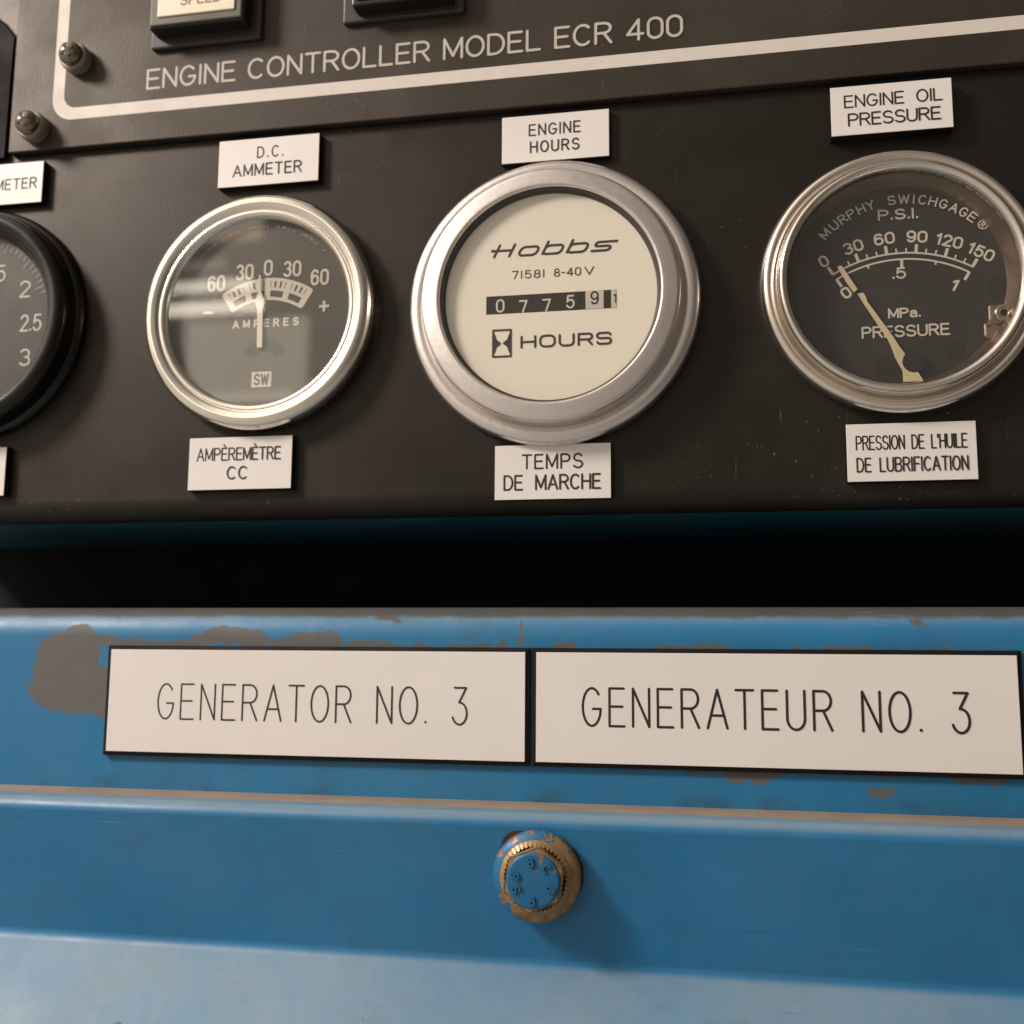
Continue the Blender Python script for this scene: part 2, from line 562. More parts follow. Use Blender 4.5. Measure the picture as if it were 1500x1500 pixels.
G = {
    'A': (.66, [[(0, 0), (.33, 1), (.66, 0)], [(.11, .33), (.55, .33)]]),
    'B': (.58, [[(0, 0), (0, 1), (.33, 1)] + arc(.33, .76, .21, .24, 80, -90) + [(0, .52)], arc(.34, .26, .24, .26, 85, -90) + [(0, 0)]]),
    'C': (.62, [arc(.33, .5, .33, .5, 48, 312, 24)]),
    'D': (.60, [[(0, 0), (0, 1), (.24, 1)] + arc(.24, .5, .36, .5, 80, -90, 18) + [(0, 0)]]),
    'E': (.52, [[(.50, 1), (0, 1), (0, 0), (.52, 0)], [(0, .52), (.45, .52)]]),
    'F': (.50, [[(.50, 1), (0, 1), (0, 0)], [(0, .52), (.43, .52)]]),
    'G': (.64, [arc(.32, .5, .32, .5, 42, 335, 26) + [(.63, .45), (.36, .45)]]),
    'H': (.58, [[(0, 0), (0, 1)], [(.58, 0), (.58, 1)], [(0, .52), (.58, .52)]]),
    'I': (.04, [[(.02, 0), (.02, 1)]]),
    'L': (.48, [[(0, 1), (0, 0), (.48, 0)]]),
    'M': (.70, [[(0, 0), (0, 1), (.35, .12), (.70, 1), (.70, 0)]]),
    'N': (.56, [[(0, 0), (0, 1), (.56, 0), (.56, 1)]]),
    'O': (.66, [arc(.33, .5, .33, .5, 90, 450, 32)]),
    'P': (.56, [[(0, 0), (0, 1), (.30, 1)] + arc(.30, .74, .26, .26, 80, -90) + [(0, .48)]]),
    'R': (.58, [[(0, 0), (0, 1), (.30, 1)] + arc(.30, .75, .26, .25, 80, -90) + [(0, .50)], [(.30, .50), (.58, 0)]]),
    'S': (.58, [arc(.29, .75, .26, .25, 25, 270, 16) + arc(.29, .25, .29, .25, 90, -155, 16)[1:]]),
    'T': (.58, [[(0, 1), (.58, 1)], [(.29, 1), (.29, 0)]]),
    'U': (.58, [[(0, 1), (0, .29)] + arc(.29, .29, .29, .29, 180, 360)[1:] + [(.58, 1)]]),
    'V': (.64, [[(0, 1), (.32, 0), (.64, 1)]]),
    'W': (.86, [[(0, 1), (.21, 0), (.43, .9), (.65, 0), (.86, 1)]]),
    'Y': (.62, [[(0, 1), (.31, .48), (.62, 1)], [(.31, .48), (.31, 0)]]),
    '0': (.52, [arc(.26, .70, .26, .30, 0, 180)[:] + arc(.26, .30, .26, .30, 180, 360) + [(.52, .70)]]),
    '1': (.26, [[(0, .76), (.2, 1), (.2, 0)]]),
    '|': (.04, [[(.02, 0), (.02, 1)]]),
    '2': (.52, [arc(.26, .73, .25, .27, 165, -25, 14) + [(0, 0), (.52, 0)]]),
    '3': (.52, [arc(.25, .75, .23, .25, 150, -80, 14) + arc(.25, .27, .26, .27, 80, -150, 16)]),
    '#': (.52, [[(.05, 1), (.48, 1), (.22, .60)] + arc(.24, .30, .27, .30, 80, -160, 16)]),
    '4': (.58, [[(.42, 0), (.42, 1), (0, .28), (.58, .28)]]),
    '5': (.52, [[(.47, 1), (.08, 1), (.03, .50)] + arc(.25, .33, .27, .33, 130, -155, 16)]),
    '6': (.52, [arc(.26, .66, .25, .34, 35, 180, 12) + [(.01, .32)], arc(.26, .31, .25, .31, 180, 540, 24)]),
    '7': (.50, [[(0, 1), (.50, 1), (.18, 0)]]),
    '8': (.52, [arc(.26, .76, .22, .24, 90, 450, 24), arc(.26, .26, .26, .26, 90, 450, 24)]),
    '9': (.52, [arc(.26, .34, .25, .34, 215, 360, 12) + [(.51, .68)], arc(.26, .69, .25, .31, 0, 360, 24)]),
    '.': (.04, [[(.02, .05), (.021, .05)]]),
    "'": (.05, [[(.03, 1.0), (.01, .78)]]),
    '-': (.30, [[(0, .46), (.30, .46)]]),
    '+': (.60, [[(0, .45), (.60, .45)], [(.30, .15), (.30, .75)]]),
    ' ': (.34, []),
    'o': (.60, [arc(.30, .34, .30, .34, 90, 450, 26)]),
    'b': (.60, [[(0, 1), (0, .05)], arc(.30, .34, .30, .34, 90, 450, 26)]),
    's': (.58, [[(.56, .66), (.14, .66)] + arc(.14, .51, .13, .15, 90, 270, 8) + [(.42, .36)] + arc(.42, .18, .15, .18, 90, -90, 8) + [(0, 0)]]),
    'a': (.50, [arc(.25, .50, .22, .18, 160, 20, 8) + [(.47, 0)], arc(.24, .2, .23, .2, 0, 360, 20)]),
}
G['È'] = (.52, G['E'][1] + [[(.16, 1.30), (.33, 1.14)]])
G['®'] = (1.0, [arc(.5, .5, .5, .5, 0, 360, 28), [(.33, .22), (.33, .78), (.52, .78)] + arc(.52, .64, .14, .14, 90, -90, 8) + [(.33, .5)], [(.5, .5), (.68, .22)]])
# wide square-cornered letters of the hour-meter dial


def sq(x0, y0, x1, y1, r):
    return (arc(x1 - r, y1 - r, r, r, 0, 90, 5) + arc(x0 + r, y1 - r, r, r, 90, 180, 5) + arc(x0 + r, y0 + r, r, r, 180, 270, 5)
            + arc(x1 - r, y0 + r, r, r, 270, 360, 5) + [(x1, y1 - r)])


GW = dict(G)
GW.update({
    'H': (1.15, [[(0, 0), (0, 1)], [(1.15, 0), (1.15, 1)], [(0, .5), (1.15, .5)]]),
    'O': (1.2, [sq(0, 0, 1.2, 1, .38)]),
    'U': (1.15, [[(0, 1), (0, .36)] + arc(.36, .36, .36, .36, 180, 270, 6) + arc(.79, .36, .36, .36, 270, 360, 6) + [(1.15, 1)]]),
    'R': (1.1, [[(0, 0), (0, 1), (.85, 1)] + arc(.85, .74, .25, .26, 80, -90, 8) + [(0, .48)], [(.72, .48), (1.08, 0)]]),
    'S': (1.12, [[(1.08, .82)] + arc(.86, .80, .22, .2, 20, 90, 4) + [(.24, 1)] + arc(.24, .76, .24, .24, 90, 270, 8) + [(.88, .52)]
                 + arc(.88, .26, .24, .26, 90, -90, 8) + [(.24, 0)] + arc(.24, .2, .22, .2, 270, 190, 4)]),
})
GL = dict(G)   # the slanted script of the logo: long low letters
GL.update({
    'H': (1.62, [[(.35, 0), (.35, 1)], [(1.42, 0), (1.42, 1)], [(0, .52), (1.42, .52)], [(0, .52), (0, .58)]]),
    'o': (1.30, [sq(0, 0, 1.25, .72, .30)]),
    'b': (1.30, [[(0, 1.06), (0, .02)], sq(0, 0, 1.25, .72, .28)]),
    's': (1.35, [[(1.45, .74), (.32, .74)] + arc(.26, .56, .2, .18, 95, 265, 6) + [(.95, .38)] + arc(.98, .19, .22, .19, 90, -90, 6) + [(0, 0)]]),
})


def ribbon(bm, pts, hw, yfun, cap=True):
    """pts = (x, z) polyline; one flat stroke"""
    q = [pts[0]]
    for p in pts[1:]:
        if (p[0] - q[-1][0]) ** 2 + (p[1] - q[-1][1]) ** 2 > (hw * 0.05) ** 2:
            q.append(p)
    y = yfun()
    if len(q) < 2:
        c = q[0]
        bm.faces.new([bm.verts.new((c[0] + hw * 1.25 * math.cos(a * math.pi / 6), y, c[1] + hw * 1.25 * math.sin(a * math.pi / 6))) for a in range(12)])
        return
    # sharp corners become separate strokes with round ends, as an engraving cutter leaves them
    for i in range(1, len(q) - 1):
        d1 = Vector((q[i][0] - q[i - 1][0], q[i][1] - q[i - 1][1]))
        d2 = Vector((q[i + 1][0] - q[i][0], q[i + 1][1] - q[i][1]))
        if d1.angle(d2) > R(50):
            ribbon(bm, q[:i + 1], hw, yfun, True)
            ribbon(bm, q[i:], hw, yfun, True)
            return
    closed = len(q) > 3 and (q[0][0] - q[-1][0]) ** 2 + (q[0][1] - q[-1][1]) ** 2 < (hw * 0.3) ** 2
    if closed:
        q = q[:-1]
    n = len(q)
    L, Rr = [], []
    for i in range(n):
        a = q[i - 1] if (i > 0 or closed) else None
        b = q[(i + 1) % n] if (i < n - 1 or closed) else None
        p = q[i]
        d1 = Vector((p[0] - a[0], p[1] - a[1])).normalized() if a else None
        d2 = Vector((b[0] - p[0], b[1] - p[1])).normalized() if b else None
        d1 = d1 or d2
        d2 = d2 or d1
        t = (d1 + d2)
        if t.length < 1e-4:
            t = Vector((-d1.y, d1.x))
        t.normalize()
        nrm = Vector((-t.y, t.x))
        c = max(0.5, abs(nrm.dot(Vector((-d1.y, d1.x)))))
        k = hw / c
        L.append(bm.verts.new((p[0] + nrm.x * k, y, p[1] + nrm.y * k)))
        Rr.append(bm.verts.new((p[0] - nrm.x * k, y, p[1] - nrm.y * k)))
    for i in range(n if closed else n - 1):
        j = (i + 1) % n
        try:
            bm.faces.new((L[i], L[j], Rr[j], Rr[i]))
        except ValueError:
            pass
    if cap and not closed:
        for (i, k, s) in ((0, 1, -1), (n - 1, n - 2, -1)):
            p = q[i]
            d = Vector((q[k][0] - p[0], q[k][1] - p[1])).normalized() * s
            a0 = math.atan2(d.y, d.x)
            vs = [bm.verts.new((p[0] + hw * math.cos(a0 + math.pi * (m / 6 - 0.5)), y, p[1] + hw * math.sin(a0 + math.pi * (m / 6 - 0.5)))) for m in range(7)]
            bm.faces.new(vs)


def ycount(y, step=0.0015):
    state = [y]

    def f():
        state[0] -= step
        return state[0]
    return f


def text_lines(s, x0, x1, z0, h, gap=0.22, font=G, slant=0.0, hw=None, space=None, mono=None):
    """polylines of one line of writing fitted between x0 and x1, cap height h, baseline z0"""
    xs = 0.0
    items = []
    for k, ch in enumerate(s):
        wd, st = font[ch]
        if ch == ' ' and space:
            wd = space
        if mono and ch != ' ':
            off = (mono - wd) / 2
            items.append((xs + off, st))
            xs += mono + gap
        else:
            items.append((xs, st))
            xs += wd + gap
    tot = xs - gap
    kx = (x1 - x0) / tot
    out = []
    for (off, st) in items:
        for ln in st:
            out.append([(x0 + (off + px) * kx + slant * pz * h, z0 + pz * h) for px, pz in ln])
    return out


def put_text(bm, s, x0, x1, z0, h, hw, yf, tilt=0.0, **kw):
    cx = (x0 + x1) / 2
    for ln in text_lines(s, x0, x1, z0, h, **kw):
        if tilt:
            ln = [(x, z + (x - cx) * tilt) for x, z in ln]
        ribbon(bm, ln, hw, yf)


def put_rot(bm, s, cx, cz, ang, w_, h, hw, yf, font=G, gap=0.2):
    """a word centred at (cx, cz), turned by ang degrees"""
    ca, sa = math.cos(R(ang)), math.sin(R(ang))
    for ln in text_lines(s, -w_ / 2, w_ / 2, -h / 2, h, font=font, gap=gap):
        ribbon(bm, [(cx + x * ca - z * sa, cz + x * sa + z * ca) for x, z in ln], hw, yf)


# ------------------------------------------------------------------ the machine: console above, painted steel below
XL, XR = -199.0, 185.0
con = Thing('instrument_console', (0, 0, 0), "black steel instrument console carrying the gauges, blue on its underside", 'console')
b = BM()
r = 4.6
lip = [(1.6, 210), (0, 210), (0, r + 0.2)] + [(r - r * math.cos(R(a)), r + 0.0 - r * math.sin(R(a))) for a in range(12, 91, 6)] + [(6.0, 0.0), (6.0, 1.6), (r, 1.6)]
lip = [(y, z - 0.2) for y, z in lip]
extrude_x(b, lip, XL, XR, 1)
con.part('faceplate', b, 'panel_black', 40)
b = BM()
extrude_x(b, [(1.7, 209), (1.7, 6), (6.2, 1.0), (74, 1.0), (74, 209)], XL + 0.5, XR - 0.5, 1, True)
con.part('housing', b, 'blue_housing', 30)

enc = Thing('generator_enclosure', (0, 0, 0), "blue painted steel generator casing with worn paint below the console", 'casing')
b = BM()
rr = 7.0
rail = [(78, -21.5)] + [(rr - rr * math.sin(R(a)), -21.5 - rr + rr * math.cos(R(a))) for a in range(0, 91, 9)] + [(0, -64.4), (0, -130)]
extrude_x(b, rail, -230, 230, 1)
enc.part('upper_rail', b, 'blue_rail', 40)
b = BM()
r2 = 2.6
door = [(-0.15, -64.4), (-15.8, -64.4)] + [(-15.8 - r2 * math.sin(R(a)), -64.4 - r2 + r2 * math.cos(R(a))) for a in range(9, 91, 9)]
fr = 3.0
yb, zb = -14.6, -93.2
door += [(yb, zb)] + [(yb - fr + fr * math.cos(R(a)), zb - fr * math.sin(R(a))) for a in range(8, 49, 8)]
ye, ze = door[-1]
door += [(ye - 60 * math.cos(R(42)), ze - 60 * math.sin(R(42)))]
extrude_x(b, door, -230, 230, 1)
enc.part('door_panel', b, 'blue_door', 40)
b = BM()
box(b, -230, 230, 84, 78, -60, 60)
enc.part('back_sheet', b, 'back_wall')

# ------------------------------------------------------------------ engine controller plate
PT = -2.2
ctl = Thing('controller_plate', (-20, 0, 150), "dark grey engine controller plate with white border line and white lettering", 'control plate')
b = BM()
box(b, -135, 185, -0.05, PT, 97.2, 210, 0.35, 2)
ctl.part('plate', b, 'controller_black')
b = BM()
ox, oz, iw = -122.9, 104.9, 3.25
ro, ri = 6.0, 3.6
outer = [(ox, 205)] + [(ox + ro - ro * math.cos(R(a)), oz + ro - ro * math.sin(R(a))) for a in range(0, 91, 9)] + [(180, oz)]
inner = [(ox + iw, 205)] + [(ox + iw + ri - ri * math.cos(R(a)), oz + iw + ri - ri * math.sin(R(a))) for a in range(0, 91, 9)] + [(180, oz + iw)]
vo = [b.verts.new((x, PT - 0.03, z)) for x, z in outer]
vi = [b.verts.new((x, PT - 0.03, z)) for x, z in inner]
for i in range(len(vo) - 1):
    b.faces.new((vo[i], vo[i + 1], vi[i + 1], vi[i]))
bmesh.ops.recalc_face_normals(b, faces=b.faces)
ctl.part('border_line', b, 'silkscreen_white')
b = BM()
put_text(b, 'ENGINE CONTROLLER MODEL ECR 400', -96.0, 40.0, 111.4, 5.0, 0.33, ycount(PT - 0.03), gap=0.20, space=0.22)
ctl.part('lettering', b, 'silkscreen_letters')


def screw(x, z, label):
    t = Thing('plate_screw', (x, PT, z), label, 'screw', 'screws in the controller plate')
    b = BM()
    lathe(b, x, z, smooth_prof([(3.9, PT), (3.9, PT - 2.4), (3.5, PT - 3.1), (2.6, PT - 3.2)]), 40)
    t.part('collar', b, 'screw_collar', 50)
    b = BM()
    h0 = PT - 3.1
    lathe(b, x, z, [(3.05, h0), (3.1, h0 - 0.9), (2.9, h0 - 1.5), (2.35, h0 - 2.1), (1.5, h0 - 2.5), (0.7, h0 - 2.66), (0, h0 - 2.7)], 40)
    hd = t.part('head', b, 'screw_steel', 50)
    b = BM()
    a = R(28)
    for k in (0, 1):
        ca, sa = math.cos(a + k * math.pi / 2), math.sin(a + k * math.pi / 2)
        pts = [(-1.9, -.42), (1.9, -.42), (1.9, .42), (-1.9, .42)]
        poly(b, [(x + px * ca - pz * sa, z + px * sa + pz * ca) for px, pz in pts], h0 - 1.6, h0 - 2.74 - 0.02 * k)
    t.part('cross_slot', b, 'hole_black', parent=hd)
    return t


screw(-116.0, 121.0, "cross-head screw sitting on the white border line of the controller plate")
screw(-127.2, 103.1, "cross-head screw at the lower left corner of the controller plate outside the border")


def push_button(x0, x1, z0, z1, fx0, fx1, fz0, label, word):
    t = Thing('push_button', ((x0 + x1) / 2, PT, (z0 + z1) / 2), label, 'switch', 'square push buttons on the controller plate')
    b = BM()
    box(b, fx0, fx1, PT + 0.1, PT - 1.5, fz0, fz0 + 31, 0.5, 2)
    t.part('flange', b, 'flange_plastic')
    b = BM()
    box(b, x0, x1, PT - 1.4, -8.0, z0, z1, 0.45, 2)
    bd = t.part('body', b, 'black_plastic')
    if word:
        b = BM()
        box(b, x0 + 0.4, x1 - 0.4, -7.9, -8.5, z0 + 0.4, z1 - 0.4, 0.4, 2)
        t.part('lens_frame', b, 'olive_frame')
        b = BM()
        box(b, x0 + 2.6, x1 - 2.2, -8.3, -8.9, z0 + 2.5, z1 - 2.4, 0.25, 2)
        cap = t.part('lens_cap', b, 'lens_cream')
        b = BM()
        put_text(b, word, -84.0, -73.4, 129.0, 2.5, 0.24, ycount(-8.93), gap=0.26)
        t.part('lettering', b, 'switch_ink', parent=cap)
    else:
        b = BM()
        box(b, x0 + 1.0, x1 - 1.0, -7.9, -8.6, z0 + 1.2, z1 - 1.2, 0.5, 2)
        t.part('rocker', b, 'flange_plastic')
    return t


push_button(-93.0, -67.3, 123.9, 147, -94.8, -64.6, 121.2, "square push button with lit cream cap reading SPEED", 'SPEED')
push_button(-39.2, -14.5, 124.2, 147, -43.0, -12.0, 122.6, "all black square push button right of the cream capped one", None)

plain('dull_black', (0.010, 0.008, 0.007), 0.7, spec=0.12)
b = BM()  # thin dull black piece with one cut corner, beside the controller plate
poly(b, [(-180, 96.5), (-136.6, 96.5), (-136.2, 130.5), (-141.5, 136.8), (-180, 136.8)], -0.05, -1.6)
tag(link_mesh('black_piece', b, 'dull_black', (-160, 0, 116)), "plain black flat piece with a cut corner left of the controller plate", 'blanking plate')

# ------------------------------------------------------------------ engraved labels


def label_plate(name, x0, x1, z0, z1, t, texts, label, cat, grp, rot=0.0, margin=0.06, ink='ink_black', y0=-0.05):
    cx, cz = (x0 + x1) / 2, (z0 + z1) / 2
    th = Thing(name, (cx, 0, cz), label, cat, grp)
    b = BM()
    f = [(x0, z0), (x1, z0), (x1, z1), (x0, z1)]
    g = [(x0 - margin, z0 - margin), (x1 + margin, z0 - margin), (x1 + margin, z1 + margin), (x0 - margin, z1 + margin)]
    ring = []
    for pts, y in ((g, y0), (g, -t + 0.45), (f, -t + 0.18)):
        ring.append([b.verts.new((x, y, z)) for x, z in pts])
    for a, c in zip(ring, ring[1:]):
        for i in range(4):
            b.faces.new((a[i], a[(i + 1) % 4], c[(i + 1) % 4], c[i]))
    b.faces.new(ring[-1])
    bmesh.ops.recalc_face_normals(b, faces=b.faces)
    th.part('core', b, 'laminate_black')
    b = BM()
    box(b, x0 + 0.02, x1 - 0.02, -t + 0.18, -t, z0 + 0.02, z1 - 0.02, 0.07, 2)
    th.part('face', b, 'laminate_white')
    b = BM()
    yf = ycount(-t - 0.02)
    for (s, a0, a1, zz, h, hw, kw) in texts:
        put_text(b, s, a0, a1, zz, h, hw, yf, **kw)
    th.part('lettering', b, ink)
    if rot:
        th.e.rotation_euler = (0, R(rot), 0)
    return th


GL_ = "engraved white labels on the black console"
label_plate('engraved_label', -75.3, -48.75, 82.95, 95.25, 2.0,
            [('D.C.', -64.9, -58.2, 90.15, 2.75, 0.20, dict(gap=0.42)), ('AMMETER', -71.2, -53.3, 85.6, 2.85, 0.20, dict(gap=0.26))],
            "white label above the ammeter, engraved D.C. AMMETER", 'label', GL_)
label_plate('engraved_label', -2.75, 22.85, 83.4, 95.1, 1.7,
            [('ENGINE', 3.9, 16.0, 90.0, 2.65, 0.20, dict(gap=0.30)), ('HOURS', 4.2, 15.7, 85.75, 2.6, 0.20, dict(gap=0.34))],
            "white label above the hour meter, engraved ENGINE HOURS", 'label', GL_)
label_plate('engraved_label', 72.75, 98.5, 82.95, 94.5, 3.2,
            [('ENGINE OIL', 75.8, 96.3, 89.5, 2.7, 0.19, dict(gap=0.18, space=0.5)), ('PRESSURE', 76.5, 95.8, 85.1, 2.75, 0.19, dict(gap=0.16))],
            "thick white label above the oil pressure gauge, engraved ENGINE OIL PRESSURE", 'label', GL_)
label_plate('engraved_label', -79.5, -53.05, 6.4, 19.2, 2.0,
            [('AMPÈREMÈTRE', -77.3, -56.0, 13.6, 2.9, 0.185, dict(gap=0.20)), ('CC', -69.3, -64.3, 9.0, 2.9, 0.19, dict(gap=0.26))],
            "white label under the ammeter, engraved AMPÈREMÈTRE CC", 'label', GL_)
label_plate('engraved_label', -3.75, 22.85, 2.55, 15.15, 1.7,
            [('TEMPS', 2.7, 16.4, 9.65, 3.15, 0.22, dict(gap=0.26)), ('DE MARCHE', -1.5, 20.4, 4.85, 3.2, 0.22, dict(gap=0.2, space=0.62))],
            "white label touching the underside of the hour meter, engraved TEMPS DE MARCHE", 'label', GL_)
label_plate('engraved_label', 73.75, 100.2, 4.95, 17.55, 1.7,
            [("PRESSION DE L'HUILE", 75.8, 98.2, 11.9, 2.9, 0.165, dict(gap=0.19, space=0.5)), ('DE LUBRIFICATION', 75.8, 98.2, 7.1, 2.9, 0.165, dict(gap=0.21, space=0.5))],
            "white label under the oil pressure gauge, engraved PRESSION DE L'HUILE DE LUBRIFICATION", 'label', GL_)
label_plate('engraved_label', -150.6, -124.4, 83.1, 94.3, 2.0,
            [('METER', -138.0, -126.2, 87.2, 2.7, 0.2, dict(gap=0.26))],
            "white label cut off by the left picture edge, engraved METER", 'label', GL_)
label_plate('engraved_label', -155.6, -129.25, 6.2, 18.6, 2.0, [],
            "white label at the left picture edge below the black gauge, only its blank end showing", 'label', GL_)

PG = "large engraved number plates on the blue casing"
KW = dict(gap=0.30, space=0.40)
label_plate('number_plate', -97.5, 3.55, -55.7, -31.75, 1.6, [('GENERATOR NO. #', -84.6, -9.6, -47.9, 8.1, 0.21, KW)],
            "white plate on the blue casing engraved GENERATOR NO. 3", 'plate', PG, margin=0.95, ink='ink_plate')
label_plate('number_plate', 6.0, 105.8, -55.65, -31.75, 1.6, [('GENERATEUR NO. #', 16.4, 96.1, -47.6, 8.1, 0.27, KW)],
            "white plate on the blue casing engraved GENERATEUR NO. 3", 'plate', PG, margin=0.95)

# ------------------------------------------------------------------ gauges


def disc(bm, cx, cz, r, y, n=96):
    bm.faces.new([bm.verts.new((cx + r * math.cos(2 * math.pi * i / n), y, cz + r * math.sin(2 * math.pi * i / n))) for i in range(n)])


def plate_disc(bm, cx, cz, r, y0, y1, n=96):
    lathe(bm, cx, cz, [(r, y0), (r, y1), (0, y1)], n)


def arc_line(cx, cz, r, a0, a1, n=40):
    """angles from the vertical, positive to the left"""
    return [(cx - r * math.sin(R(a0 + (a1 - a0) * i / n)), cz + r * math.cos(R(a0 + (a1 - a0) * i / n))) for i in range(n + 1)]


def pol(cx, cz, r, a):
    return (cx - r * math.sin(R(a)), cz + r * math.cos(R(a)))


# ---- ammeter
ax, az = -62.8, 50.0
am = Thing('ammeter', (ax, 0, az), "round ammeter with bright chrome bezel and a plus and minus 60 scale", 'gauge', 'round gauges on the console')
b = BM()
lathe(b, ax, az, smooth_prof([(28.6, -0.05), (29.5, -1.6), (29.5, -3.2), (28.6, -4.9), (27.2, -5.6), (25.9, -5.3), (25.2, -4.75), (24.6, -4.8),
                              (24.0, -4.6), (23.5, -3.9), (23.2, -3.2), (23.15, -1.8)], 5), 160)
am.part('bezel', b, 'chrome_warm', 60)
b = BM()
plate_disc(b, ax, az, 23.1, -0.2, -2.0)
dial = am.part('dial', b, 'dial_grey', 30)
b = BM()
yf = ycount(-2.03)
dcx, dcz = -60.9, 37.25
for rr_ in (21.0, 18.6, 16.2):
    ribbon(b, arc_line(dcx, dcz, rr_, 32.6, -32.6), 0.40, yf)
for k in range(17):
    a = 32 - 4 * k
    if k % 4 == 0:
        ribbon(b, [pol(dcx, dcz, 16.2, a), pol(dcx, dcz, 21.0, a)], 0.78, yf, False)
    else:
        ribbon(b, [pol(dcx, dcz, 18.7, a), pol(dcx, dcz, 21.0, a)], 0.41, yf, False)
for s, x, z, wd in (('60', -74.4, 58.05, 4.1), ('30', -67.0, 60.5, 4.1), ('0', -60.85, 61.25, 1.75), ('30', -54.6, 60.6, 4.1), ('60', -47.45, 58.05, 4.1)):
    put_text(b, s, x - wd / 2, x + wd / 2, z - 1.75, 3.5, 0.30, yf, gap=0.25)
put_text(b, 'AMPERES', -69.4, -52.6, 46.4, 1.7, 0.23, yf, gap=0.72)
ribbon(b, [(-77.4, 50.6), (-74.9, 50.6)], 0.32, yf, False)
ribbon(b, [(-47.4, 50.65), (-44.8, 50.65)], 0.34, yf, False)
ribbon(b, [(-46.1, 49.3), (-46.1, 52.0)], 0.34, yf, False)
am.part('scale_print', b, 'dial_print', parent=dial)
b = BM()
for k in range(46):
    a = 47 - k * 2.1
    if k % 9 in (7, 8):
        continue
    rr_ = 22.0
    ribbon(b, [pol(ax, az, rr_ - 0.35, a), pol(ax, az, rr_ + random.uniform(-.05, 0.35), a + random.uniform(-.6, .6))], random.uniform(.10, .2), yf, False)
am.part('rim_print', b, 'dial_print_dim', parent=dial)
b = BM()
poly(b, [(-64.1, 31.3), (-59.0, 31.3), (-59.0, 35.1), (-64.1, 35.1)], -1.99, -2.04)
sw = am.part('maker_badge', b, 'dial_print', parent=dial)
b = BM()
yf = ycount(-2.06)
put_text(b, 'SW', -63.3, -59.8, 32.0, 2.4, 0.24, yf, gap=0.28)
am.part('badge_letters', b, 'dial_grey', parent=dial)
b = BM()
pts = [pol(-61.0, 36.8, 6.3, a) for a in range(60, -61, -6)] + [pol(-61.0, 36.8, 3.4, a) for a in range(-60, 61, 10)]
f_ = b.faces.new([b.verts.new((x, -2.025, z)) for x, z in pts])
am.part('pivot_slot', b, 'hole_black', parent=dial)
b = BM()
poly(b, [(-62.75, 41.0), (-61.45, 41.0), (-61.65, 50.6), (-61.2, 52.6), (-62.3, 55.2), (-62.55, 59.3), (-62.95, 59.3), (-62.95, 55.2), (-63.75, 52.7), (-63.05, 50.6)],
     -2.45, -2.7)
am.part('needle', b, 'needle_white')
b = BM()
plate_disc(b, ax, az, 23.4, -3.0, -3.4)
am.part('glass', b, 'clear_glass', 30)

# ---- hour meter
hx, hz = 9.5, 48.7
hm = Thing('hour_meter', (hx, 0, hz), "round hour meter with stepped satin bezel and cream dial", 'gauge', 'round gauges on the console')
b = BM()
lathe(b, hx, hz, smooth_prof([(33.0, -0.05), (33.9, -1.0), (33.95, -2.4), (33.5, -3.5), (32.7, -4.1)], 4) + [(32.3, -4.25), (30.8, -4.35)]
      + [(30.35, -4.0), (30.1, -3.6), (29.9, -3.8)] + smooth_prof([(29.75, -5.2), (29.7, -7.4), (29.45, -8.1), (28.9, -8.4)], 4) + smooth_prof([(28.6, -8.45), (26.0, -8.85), (25.5, -8.75), (25.25, -8.3)], 3)
      + [(25.2, -4.0)], 160)
hm.part('bezel', b, 'satin_steel', 50)
b = BM()
lathe(b, hx, hz, [(25.15, -7.9), (24.9, -7.4), (24.75, -6.5), (24.35, -6.3), (24.3, -6.15)], 128)
hm.part('inner_ring', b, 'inner_wall', 40)
b = BM()
plate_disc(b, hx, hz, 25.0, -0.3, -6.2)
dial = hm.part('dial', b, 'dial_cream', 30)
b = BM()
yf = ycount(-6.23)
put_text(b, 'Hobbs', -4.6, 23.6, 58.6, 2.75, 0.30, yf, font=GL, slant=0.5, gap=0.42)
put_text(b, '7|58|', 0.9, 8.2, 53.15, 1.75, 0.13, yf, gap=0.30)
put_text(b, '8-40', 10.6, 16.6, 53.15, 1.75, 0.13, yf, gap=0.25)
put_text(b, 'V', 17.6, 19.6, 53.15, 1.75, 0.13, yf)
put_text(b, 'HOURS', 3.1, 23.4, 36.8, 2.5, 0.25, yf, font=GW, gap=0.42)
gx0, gx1, gz0, gz1 = -3.5, 0.6, 34.9, 41.1
ribbon(b, [(gx0, gz0), (gx1, gz0), (gx1, gz1), (gx0, gz1), (gx0, gz0)], 0.22, yf)
mx_, mz = (gx0 + gx1) / 2, (gz0 + gz1) / 2
for sgn in (-1, 1):
    e = gx0 if sgn < 0 else gx1
    pts = [(e, gz1 - 0.5), (e - sgn * 0.15, gz1 - 0.6)] + [(mx_ + sgn * x_, z_) for x_, z_ in
           ((1.55, 39.9), (1.25, 38.9), (0.35, 38.2), (0.22, mz), (0.35, 37.8), (1.25, 37.1), (1.55, 36.1))] + [(e - sgn * 0.15, gz0 + 0.6), (e, gz0 + 0.5)]
    yy = yf()
    b.faces.new([b.verts.new((x_, yy, z_)) for x_, z_ in pts])
hm.part('dial_print', b, 'ink_plate', parent=dial)
b = BM()
poly(b, [(-5.2, 44.95), (24.8, 44.95), (24.8, 49.25), (-5.2, 49.25)], -6.1, -6.22)
cw = hm.part('counter_window', b, 'wheel_black')
